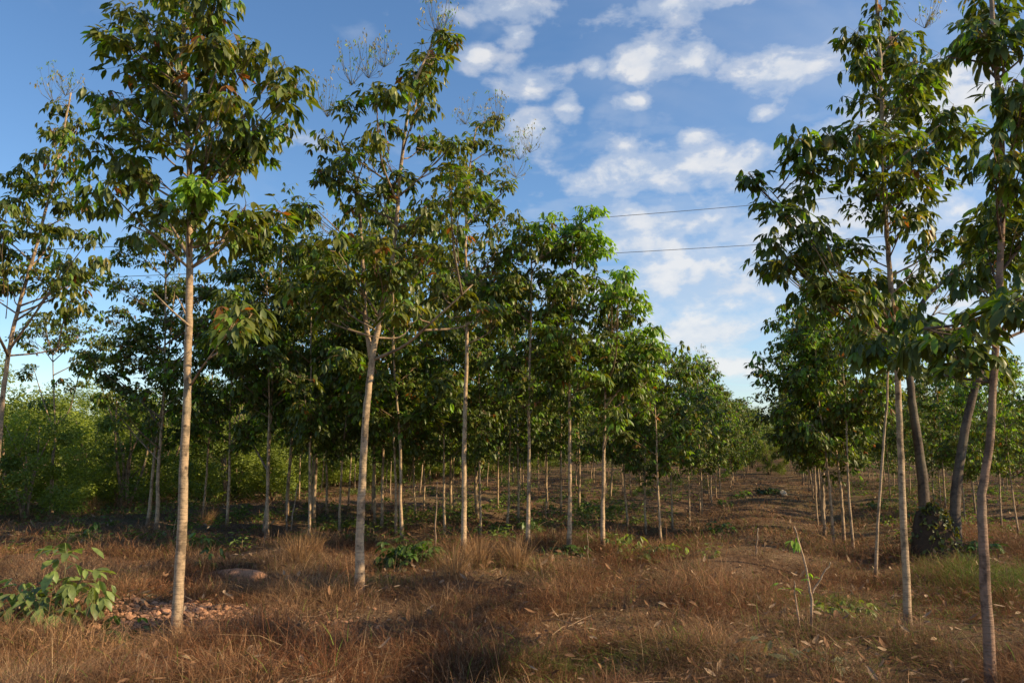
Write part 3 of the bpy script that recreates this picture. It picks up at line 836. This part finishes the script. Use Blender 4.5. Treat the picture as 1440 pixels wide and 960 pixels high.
# the far ends of the rows, too small and crowded to tell apart
def merged(src, places, mat, name, label, cat):
    mb = MB()
    data = []
    for me in src:
        v = np.empty(len(me.vertices) * 3, np.float32); me.vertices.foreach_get('co', v)
        l = np.empty(len(me.loops), np.int32); me.loops.foreach_get('vertex_index', l)
        t = np.empty(len(me.polygons), np.int32); me.polygons.foreach_get('loop_total', t)
        c = np.empty(len(me.vertices) * 4, np.float32); me.color_attributes['tint'].data.foreach_get('color', c)
        data.append((v.reshape(-1, 3), l, t, c.reshape(-1, 4)[:, :3]))
    for i, (x, y, z, sc, a) in enumerate(places):
        v, l, t, c = data[i % len(data)]
        R = np.array([[math.cos(a), -math.sin(a), 0], [math.sin(a), math.cos(a), 0], [0, 0, 1]]) * sc
        mb.v.append(v @ R.T + [x, y, z]); mb.c.append(c); mb.loops.append(l.astype(np.int64) + mb.n); mb.sizes.append(t); mb.n += len(v)
    o = mb.build(name, mat); o['kind'] = 'stuff'; o['label'] = label; o['category'] = cat
if rest:
    pl = [(x, y, z - .05, s, rng.random() * 6.28) for x, y, z, s in rest]
    merged([f[0] for f in FAR], pl, M['bark'], 'distant_trunks', 'pale thin trunks massed at the far ends of the rows', 'trunks')
    merged([f[1] for f in FAR], pl, M['leaf'], 'distant_foliage', 'green crowns massed at the far ends of the rows', 'foliage')
print('trees', n_tree, 'rest', len(rest))

# ------------------------------------------------------------------ brush belt on the left, far woods
def brush_meshes(seed, H, R, nl=9000, bright=.5, leaf=.11):
    r = np.random.default_rng(seed)
    wood, crown = MB(), MB()
    for _ in range(5):
        a = r.random() * 6.28; e = np.array([math.cos(a) * R * .5, math.sin(a) * R * .5, H * r.uniform(.55, .85)])
        p = smooth_path([np.array([math.cos(a) * .15, math.sin(a) * .15, -.1]), e * [.35, .35, .5] + r.normal(0, .2, 3), e], 9)
        tube(wood, p, np.linspace(.07, .02, 9), 6, BARK * .7)
    nb = 34
    az = r.random(nb) * 6.28; rr = R * np.sqrt(r.random(nb)); zz = H * (.12 + .8 * r.random(nb)) * (1 - .35 * (rr / R) ** 2)
    cen = np.stack([np.cos(az) * rr, np.sin(az) * rr, zz], 1); cr = r.uniform(.45, 1.0, nb) * R * .34
    k = r.integers(0, nb, nl)
    o = norm(r.normal(0, 1, (nl, 3))) * (cr[k] * r.random(nl) ** .35)[:, None]
    o[:, 2] *= .8
    P = cen[k] + o; P[:, 2] = np.maximum(P[:, 2], .05)
    a = r.random(nl) * 6.28
    D = np.stack([np.cos(a), np.sin(a), r.uniform(-1.0, .3, nl)], 1)
    Nn = norm(o) + np.array([0, 0, .6]) + r.normal(0, .5, (nl, 3))
    cc = r.uniform(0, 1, nb)[k][:, None] * .7 + r.random((nl, 1)) * .3
    col = np.array([.085, .13, .02]) * (1 - cc * bright) + np.array([.32, .38, .05]) * cc * bright
    col = col * r.uniform(.7, 1.3, (nl, 1))
    L = r.uniform(.7, 1.4, nl) * leaf
    leaflets(crown, P, D, Nn, L, L * .5, r.uniform(0, .3, nl), col, 1)
    return wood.mesh('brush_trunk', M['dark_bark']), crown.mesh('brush_crown', M['brush'])

BR = [brush_meshes(301, 7.0, 2.9, 13000, .9, .13), brush_meshes(302, 5.4, 2.6, 11000, 1.0, .13), brush_meshes(303, 8.6, 3.2, 16000, .7, .13), brush_meshes(304, 3.4, 2.1, 8000, .8, .12)]
k = 0
for a in np.arange(9, 100, 3.1):
    for lat0 in (-25.5, -29.5, -34):
        x, y = row_xy(lat0 + rng.normal(0, 1.0), a + rng.normal(0, .9))
        if y < 20: continue
        z = float(height(x, y)); px, _ = to_px(x, y, z)
        if px < -160 or px > 900: continue
        front = lat0 > -27
        if front: v = 3 if rng.random() < .5 else 1
        else: v = int(rng.integers(0, 3))
        s = rng.uniform(.8, 1.1) * (1.15 if lat0 < -33 else 1)
        k += 1
        where = ('front', 'middle', 'back')[(-25.5, -29.5, -34).index(lat0)]
        lab = 'leafy brush %s, %s line of the wild thicket, %s from the near end' % ('tree' if v != 3 else 'bush', where, (ORD[int((a - 9) // 3.1)] if (a - 9) // 3.1 < 20 else 'far'))
        if (a - 9) // 3.1 >= 20: lab = 'small far brush tree in the dim end of the thicket'
        tree_from(BR[v], (x, y, z), rng.random() * 6.28, s, lab, 'brush at the edge of the wild thicket', name='brush_tree' if v != 3 else 'brush_bush', cat='bush' if v == 3 else 'tree')
print('brush', k)
for px_, Y_, v_, s_, lab in ((1078, 72, 1, .72, 'round bright green bush at the end of the left trees, where the path narrows'), (1056, 88, 0, .6, 'small bright brush tree beside the narrow end of the path'),
                         (1108, 190, 2, 1.2, 'far brush tree at the very end of the path'), (1142, 120, 0, .8, 'far brush tree behind the trunks right of the path end')):
    x, y = (px_ - CX) / F * Y_, Y_ * 1.0; z = float(height(x, y))
    tree_from(BR[v_], (x, y, z - .1), 1.0, s_, lab, 'brush at the end of the path', name='brush_bush', cat='bush')
# woods that close the view far away
pl = []
for _ in range(260):
    az = math.radians(rng.uniform(-38, 38)); d = rng.uniform(165, 250)
    x, y = math.sin(az) * d, math.cos(az) * d
    pl.append((x, y, float(height(x, y)) - .3, rng.uniform(1.1, 1.7), rng.random() * 6.28))
merged([BR[0][1], BR[2][1]], pl, M['brush'], 'far_woods', 'low far off wood closing the view at the horizon', 'woods')

# ------------------------------------------------------------------ small plants and things
def small_plant(name, px, py, size, spots, label, seed, flush=0.0, olive=.5, cat='plant', nleaf=8, col=None, stem=.012, stretch=1.0):
    """spots: whorl offsets (x, y, z) in metres from the base."""
    r = np.random.default_rng(seed)
    x, y, z = ground_at(px, py)
    root = make_root(name, (x, y, z - .02), label, cat)
    w, c = MB(), MB()
    for s in spots:
        s = np.array(s, float)
        limb(w, [0, 0, 0], s, stem, stem * .5, r, .03, 5, np.array([.16, .13, .06]))
    whorls(c, r, spots, nleaf=nleaf, size=size, flush=flush, olive=olive, dr0=.0, dr1=.75, wide=1.2)
    if col is not None:
        c.c = [np.asarray(col)[None] * (a.mean(1, keepdims=True) / a.mean()) for a in c.c]
    w.build('stem', M['bark'], root); c.build('foliage', M['leaf'], root)
    return root

r_ = np.random.default_rng(5)
def blob(n, rx, ry, z0, z1):
    return [(r_.uniform(-rx, rx), r_.uniform(-ry, ry), r_.uniform(z0, z1)) for _ in range(n)]

small_plant('rubber_shrub', 78, 862, 1.3, [(-.55, 0, .50), (-.3, -.1, .58), (-.05, 0, .52), (.28, .1, .62), (.5, -.1, .48), (-.15, -.25, .36), (.18, -.3, .32), (-.4, .2, .34), (.4, .2, .36), (.05, .1, 1.0)],
            'young rubber shrub with very large drooping pale green leaves at lower left', 401, olive=1.0, nleaf=9, col=(.21, .27, .085))
small_plant('broadleaf_sapling', 172, 905, 1.1, [(0, 0, .28), (.04, 0, .18)], 'tiny bright green seedling below the large leaved shrub', 402, flush=.5, nleaf=7, col=(.12, .20, .04))
small_plant('broadleaf_sapling', 296, 800, 1.0, [(0, 0, .35), (0, 0, .2), (.05, .0, .1)], 'small upright dark green seedling right of the tall slim trunk', 403, nleaf=6, col=(.07, .12, .03))
small_plant('green_bush', 574, 797, 1.1, blob(22, .62, .3, .12, .55), 'glossy deep green leafy bush right of the thick forked trunk', 404, nleaf=8, col=(.06, .12, .022))
small_plant('low_plant', 275, 775, 1.1, blob(6, .4, .2, .15, .4), 'pale green low plant close behind the tall slim trunk', 405, nleaf=7, col=(.17, .26, .06))
small_plant('low_plant', 885, 785, 1.0, blob(8, .35, .2, .15, .55), 'pale leaved low plant with some yellow leaves, before the shorter lime tree', 406, nleaf=7, col=(.20, .24, .05))
small_plant('low_plant', 955, 786, 1.0, blob(10, .9, .2, .08, .35), 'wide low strip of pale green leaves before the path', 407, nleaf=6, col=(.18, .23, .06))
small_plant('low_plant', 790, 778, .9, blob(9, .6, .2, .06, .2), 'flat dark green plant at the feet of the dark trunked tree', 408, nleaf=7, col=(.05, .10, .02))
small_plant('low_plant', 1008, 748, 1.1, blob(5, .5, .2, .1, .25), 'bright leafy sprig at the left margin of the path', 409, nleaf=7, col=(.15, .26, .05))
small_plant('low_plant', 1112, 935, 1.0, blob(12, .42, .2, .05, .22), 'low plant with dull grey green leaves below the forked dry stem', 410, nleaf=7, col=(.17, .17, .11))
small_plant('green_bush', 1180, 868, .8, blob(9, .4, .25, .1, .4), 'yellow green sprouting bush right of the forked dry stem', 411, nleaf=7, col=(.20, .24, .035))
small_plant('low_plant', 1026, 945, .9, blob(4, .25, .1, .05, .25), 'small blackish withered plant at the bottom edge', 412, nleaf=6, col=(.045, .035, .025))
small_plant('green_bush', 1078, 694, 1.3, blob(10, .35, .3, .1, .4), 'round dark bush standing in the middle of the path', 413, nleaf=8, col=(.05, .08, .02))
small_plant('low_plant', 1040, 700, 1.2, blob(5, .4, .2, .1, .35), 'small green tuft on the far left margin of the path', 415, nleaf=7, col=(.11, .2, .04))
for i, (px, py, lab) in enumerate(((700, 742, 'dim low seedling in shade behind the straight slender tree'), (640, 728, 'dim green seedling far behind the leafy bush'), (1015, 712, 'small round seedling left of the path among the trunks'),
        (1290, 735, 'small dark seedling left of the vine covered mound'), (1395, 780, 'pale small seedling right of the old dark leaning trunk'), (1225, 715, 'tiny seedling behind the thin leaning sapling tree'),
        (835, 718, 'dark seedling behind the shorter lime tree'), (755, 752, 'dark seedling between the two dark trunks'), (120, 760, 'green seedling above the large leaved shrub'), (480, 742, 'green seedling in front of the dark thicket'))):
    small_plant('seedling', px, py, 1.2, blob(4, .3, .2, .1, .4), lab, 430 + i, nleaf=7, col=(.09, .16, .035))

# forked dry stem
def stick(name, label, cat, px, py, paths, rad, col, leafs=()):
    x, y, z = ground_at(px, py)
    root = make_root(name, (x, y, z - .03), label, cat)
    w = MB()
    for i, p in enumerate(paths):
        q = smooth_path([at(a, b, y) - np.array([x, y, z - .03]) for a, b in p], 14)
        q[1:] += np.random.default_rng(i).normal(0, .006, q[1:].shape)
        tube(w, q, np.linspace(rad, rad * .45, 14) * (1 if i == 0 else .7), 7, col, wob=.08, seed=i)
    w.build('stem', M['bark'], root)
    if leafs:
        c = MB(); r = np.random.default_rng(77)
        whorls(c, r, [at(a, b, y) - np.array([x, y, z - .03]) for a, b in leafs], nleaf=3, size=.75, flush=.9)
        c.build('foliage', M['leaf'], root)
stick('dry_stem', 'forked pale dry stem with a few lime leaves right of the foreground centre', 'plant', 1141, 895,
      [[(1141, 895), (1141, 840), (1138, 822), (1126, 770), (1117, 740)], [(1141, 836), (1155, 812), (1168, 790)], [(1128, 892), (1120, 850), (1117, 815)]], .022, (.46, .31, .2), [(1121, 755), (1102, 823), (1138, 805)])
stick('wooden_stake', 'short pale leaning stake standing near the mouth of the path', 'stake', 1063, 782, [[(1063, 782), (1066, 742)]], .022, (.42, .30, .2))
stick('bare_pole', 'thin bare white pole standing upright before the thicket', 'pole', 403, 748, [[(403, 748), (404, 702)]], .03, (.5, .38, .28))
stick('bare_pole', 'thin bare white pole leaning right before the thicket', 'pole', 409, 748, [[(409, 748), (413, 715), (419, 680)]], .025, (.45, .34, .25))
stick('dead_sapling', 'dark thin dead sapling behind the green leafy bush', 'sapling', 612, 782, [[(612, 782), (613, 725), (615, 677)]], .022, (.30, .2, .13))
stick('dead_sapling', 'thin bare sapling leaning right before the tall dry clumps', 'sapling', 744, 784, [[(744, 784), (728, 765), (715, 757)]], .014, (.4, .28, .17))
stick('dead_sapling', 'thin upright bare sapling in front of the dark trunked tree', 'sapling', 828, 800, [[(828, 800), (827, 770), (826, 745)]], .012, (.3, .2, .12))

# tall dry clumps
for i, (px, py, lab) in enumerate(((672, 796, 'tall straw coloured grass clump right of the straight slender tree'), (725, 798, 'arching straw coloured grass clump left of the dense crowned tree'), (640, 812, 'wide straw grass clump below the straight slender tree'),
                                   (290, 738, 'pale straw grass clump in front of the thicket'), (130, 722, 'pale straw grass clump before the bright brush'), (440, 775, 'brown wispy grass clump left of the forked tree'), (420, 790, 'low brown wispy grass clump beside the clay block'))):
    x, y, z = ground_at(px, py)
    n = 260
    a = rng.random(n) * 6.28; rr = rng.random(n) * .2
    P = np.stack([np.cos(a) * rr, np.sin(a) * rr, np.zeros(n)], 1)
    mb = MB(); H = rng.uniform(.35, .8, n)
    blades(mb, P, H, np.full(n, .007), np.stack([np.cos(a), np.sin(a)], 1), rng.uniform(.1, 1.0, n), np.array([.42, .25, .12]) * rng.uniform(.6, 1.25, n)[:, None])
    o = mb.build('grass_clump', M['grass'], smooth=False); o.location = (x, y, z - .02); o['label'] = lab; o['category'] = 'grass clump'; o['group'] = 'tall dry grass clumps'


def lump(name, label, cat, px, py, sx, sy, sz, col, seed, mat, amp=.25, n=28):
    r = np.random.default_rng(seed); x, y, z = ground_at(px, py)
    u = np.linspace(0, 2 * PI, n, endpoint=False); w = np.linspace(.02, PI / 2 + .35, n // 2)
    U, W = np.meshgrid(u, w)
    d = 1 + amp * (fbm(np.cos(U) * 1.5 + 5 + seed, np.sin(U) * 1.5 + W * 1.8, seed) - .5) * 2.2
    v = np.stack([np.cos(U) * np.sin(W) * sx * d, np.sin(U) * np.sin(W) * sy * d, np.cos(W) * sz * d + 0], -1).reshape(-1, 3)
    m = n // 2
    i = np.arange(m - 1)[:, None] * n; j = np.arange(n)[None]; kk = (j + 1) % n
    q = np.stack([i + j, i + n + j, i + n + kk, i + kk], -1).reshape(-1, 4)
    mb = MB(); mb.add(v, [q, ], col); mb.add(v[:n], [np.array([np.arange(n)[::-1]])], col)
    return mb, (x, y, z), v

mb, loc, v = lump('termite_mound', '', '', 1314, 782, .50, .46, 1.1, (.075, .045, .028), 3, None, .20, 40)
root = make_root('termite_mound', loc, 'dark earthen mound overgrown with leafy vines between the two old trunks', 'mound')
mb.build('earth', M['clod'], root)
vm = MB(); rr = np.random.default_rng(9)
sel = v[rr.integers(30, len(v), 1500)]; sel = sel[(sel[:, 0] + rr.normal(0, .22, len(sel)) > -.12) & (sel[:, 2] > .05)]; sel = sel + rr.normal(0, .05, sel.shape)
o_ = norm(sel * [1, 1, .6])
leaflets(vm, sel + o_ * .03, rr.normal(0, .5, sel.shape) - [0, 0, .6], o_ + rr.normal(0, .3, sel.shape), rr.uniform(.08, .16, len(sel)), rr.uniform(.05, .10, len(sel)), rr.uniform(0, .3, len(sel)),
         np.array([.17, .16, .03]) * rr.uniform(.25, 1.4, (len(sel), 1)), 0)
vm.build('vines', M['leaf'], root)

mb, loc, v = lump('', '', '', 1100, 694, .26, .2, .26, (.42, .36, .30), 5, None, .2)
o = mb.build('boulder', M['clod']); o.location = loc; o['label'] = 'small whitish boulder lying in the middle of the path'; o['category'] = 'boulder'
mb, loc, v = lump('', '', '', 330, 808, .62, .22, .16, (.42, .22, .13), 6, None, .2)
o = mb.build('clay_block', M['clod']); o.location = loc; o['label'] = 'long pinkish clay block lying right of the tall slim trunk'; o['category'] = 'clay block'

# power lines
for i, (pa, pb, lab) in enumerate((((300, 340), (1195, 276), 'upper thin power line crossing the sky above the path'), ((40, 394), (1345, 326), 'lower thin power line crossing the sky above the path'))):
    Ya, Yb = 27.0, 31.0
    A, B = at(*pa, Ya), at(*pb, Yb)
    d = B - A
    A2, B2 = A - d * 1.2, B + d * 1.2
    t = np.linspace(0, 1, 60)[:, None]
    p = A2 * (1 - t) + B2 * t
    sag = 1.6 * ((t - .5) ** 2 * 4); ta, tb = 1.2 / 3.4, 2.2 / 3.4
    p[:, 2] += (sag - 1.6 * (ta - .5) ** 2 * 4)[:, 0]
    mb = MB(); tube(mb, p, .010, 6, (.07, .065, .065))
    o = mb.build('power_line', M['cable']); o['label'] = lab; o['category'] = 'power line'; o['group'] = 'power lines over the plantation'

# ------------------------------------------------------------------ light and sky
sun = bpy.data.lights.new('sun', 'SUN'); sun.energy = 5.0; sun.angle = math.radians(.5); sun.color = (1.0, .79, .47)
so = bpy.data.objects.new('sun', sun); C.objects.link(so)
az, el = math.radians(SUN_AZ), math.radians(SUN_EL)
sd = Vector((math.sin(az) * math.cos(el), math.cos(az) * math.cos(el), math.sin(el)))
so.rotation_euler = sd.to_track_quat('Z', 'Y').to_euler(); so.location = sd * 50

w = bpy.data.worlds.new('World'); bpy.context.scene.world = w; w.use_nodes = True
nt = w.node_tree; nt.nodes.clear()
out = nt.nodes.new('ShaderNodeOutputWorld'); bg = nt.nodes.new('ShaderNodeBackground'); bg.inputs[1].default_value = .118
sky = nt.nodes.new('ShaderNodeTexSky'); sky.sky_type = 'NISHITA'; sky.sun_disc = False
sky.sun_elevation = el; sky.sun_rotation = az; sky.air_density = 1.0; sky.dust_density = .4; sky.ozone_density = 3.0
tc = nt.nodes.new('ShaderNodeTexCoord')
sep = nt.nodes.new('ShaderNodeSeparateXYZ'); nt.links.new(tc.outputs['Generated'], sep.inputs[0])
zz = math_n(nt, 'ADD', math_n(nt, 'MAXIMUM', sep.outputs[2], 0.0), .10)
cmb = nt.nodes.new('ShaderNodeCombineXYZ')
nt.links.new(math_n(nt, 'DIVIDE', sep.outputs[0], zz), cmb.inputs[0]); nt.links.new(math_n(nt, 'DIVIDE', sep.outputs[1], zz), cmb.inputs[1])
def wn(scale, detail, rough, dist=0.0, off=(0, 0, 0)):
    mp = nt.nodes.new('ShaderNodeMapping'); mp.inputs['Location'].default_value = off; nt.links.new(cmb.outputs[0], mp.inputs[0])
    n = N(nt, 'ShaderNodeTexNoise', i_Scale=scale, i_Detail=detail, i_Roughness=rough, i_Distortion=dist); nt.links.new(mp.outputs[0], n.inputs['Vector']); return n.outputs[0]
puff = wn(5.2, 7.0, .50, .15, (3.1, 1.7, 0))
fieldn = wn(.9, 3.0, .5, 0, (7.3, 2.2, 0))
thin = wn(1.3, 5.0, .55, .6, (1.2, 9.4, 0))
# clouds gather on the right half and thicken towards the horizon
lowness = ramp(nt, sep.outputs[2], [(.05, 1.0), (.30, .45), (.60, 0.0)])
right = ramp(nt, math_n(nt, 'ADD', math_n(nt, 'MULTIPLY', sep.outputs[0], .5), .5), [(.34, .0), (.50, .45), (.56, .95), (.68, 1.0), (.85, .8)])
cov = math_n(nt, 'MULTIPLY', right, math_n(nt, 'ADD', math_n(nt, 'MULTIPLY', lowness, .20), .12))
s = math_n(nt, 'ADD', math_n(nt, 'ADD', math_n(nt, 'MULTIPLY', puff, .75), math_n(nt, 'MULTIPLY', fieldn, .35)), cov)
BLOBS = [(905, 240, .105, .040), (990, 232, .06, .025), (1110, 98, .075, .034), (1080, 108, .04, .02), (905, 84, .06, .028), (975, 80, .035, .022), (715, 14, .07, .022), (725, 48, .028, .014), (668, 78, .028, .018),
         (745, 112, .05, .022), (838, 95, .018, .02), (798, 152, .018, .022), (885, 145, .03, .012), (1072, 160, .022, .012), (970, 196, .03, .014), (1045, 228, .06, .022), (820, 255, .03, .018), (755, 190, .04, .03), (940, 8, .09, .02),
         (930, 310, .13, .035), (1010, 400, .26, .055), (960, 470, .2, .035), (900, 350, .12, .03), (1000, 515, .14, .018), (1180, 300, .16, .06), (1320, 390, .16, .08), (1300, 150, .1, .04), (1200, 190, .06, .03), (300, 60, .10, .014), (60, 190, .06, .02), (560, 25, .05, .02), (430, 200, .08, .02)]
acc = None
for px, py, rx, rz_ in BLOBS:
    dv = ray(px, py); dv = dv / np.linalg.norm(dv)
    a1 = nt.nodes.new('ShaderNodeVectorMath'); a1.operation = 'SUBTRACT'; nt.links.new(tc.outputs['Generated'], a1.inputs[0]); a1.inputs[1].default_value = tuple(dv)
    a2 = nt.nodes.new('ShaderNodeVectorMath'); a2.operation = 'MULTIPLY'; nt.links.new(a1.outputs[0], a2.inputs[0]); a2.inputs[1].default_value = (1 / rx, 1 / (rx * 2), 1 / rz_)
    a3 = nt.nodes.new('ShaderNodeVectorMath'); a3.operation = 'LENGTH'; nt.links.new(a2.outputs[0], a3.inputs[0])
    b_ = math_n(nt, 'SUBTRACT', 1.0, math_n(nt, 'MULTIPLY', a3.outputs['Value'], .5), True)
    if px < 600: b_ = math_n(nt, 'MULTIPLY', b_, .45)
    acc = b_ if acc is None else math_n(nt, 'MAXIMUM', acc, b_)
mp2 = nt.nodes.new('ShaderNodeMapping'); mp2.inputs['Scale'].default_value = (1, 1, 1.7); nt.links.new(tc.outputs['Generated'], mp2.inputs[0])
pn = N(nt, 'ShaderNodeTexNoise', i_Scale=17.0, i_Detail=7.0, i_Roughness=.56, i_Distortion=.15); nt.links.new(mp2.outputs[0], pn.inputs['Vector'])
s2 = math_n(nt, 'ADD', math_n(nt, 'MULTIPLY', acc, .56), math_n(nt, 'MULTIPLY', pn.outputs[0], .9))
cl2 = ramp(nt, s2, [(.68, 0.0), (.88, .55), (1.06, 1.0)], 'EASE')
cl = ramp(nt, s, [(.67, 0.0), (.80, .7), (.95, 1.0)], 'EASE')
veil = math_n(nt, 'MULTIPLY', ramp(nt, math_n(nt, 'ADD', thin, math_n(nt, 'MULTIPLY', right, .08)), [(.56, 0.0), (.80, .28)]), 1.0)
dens = math_n(nt, 'MAXIMUM', math_n(nt, 'MAXIMUM', math_n(nt, 'MULTIPLY', cl, .35), cl2), veil, True)
shade = ramp(nt, pn.outputs[0], [(.45, (3.8, 4.15, 4.7)), (.66, (5.2, 5.15, 5.1))])
hs = nt.nodes.new('ShaderNodeHueSaturation'); hs.inputs['Saturation'].default_value = 1.12; nt.links.new(sky.outputs[0], hs.inputs['Color'])
col = mixc(nt, hs.outputs[0], shade, math_n(nt, 'MULTIPLY', dens, .85))
nt.links.new(col, bg.inputs[0]); nt.links.new(bg.outputs[0], out.inputs[0])

# ------------------------------------------------------------------ camera
cam = bpy.data.cameras.new('camera'); cam.sensor_width = 36; cam.lens = 28; cam.clip_end = 4000; cam.clip_start = .1
co = bpy.data.objects.new('camera', cam); C.objects.link(co)
co.location = (0, 0, EYE); co.rotation_euler = (PI / 2 + PITCH, 0, 0)
sc = bpy.context.scene; sc.camera = co
vs = sc.view_settings; vs.view_transform = 'Standard'; vs.look = 'None'; vs.gamma = 1.0; vs.use_curve_mapping = False; vs.exposure = 0.55
sc.cycles.max_bounces = 6; sc.cycles.diffuse_bounces = 3; sc.cycles.transmission_bounces = 3; sc.cycles.transparent_max_bounces = 4
sc.cycles.use_denoising = True
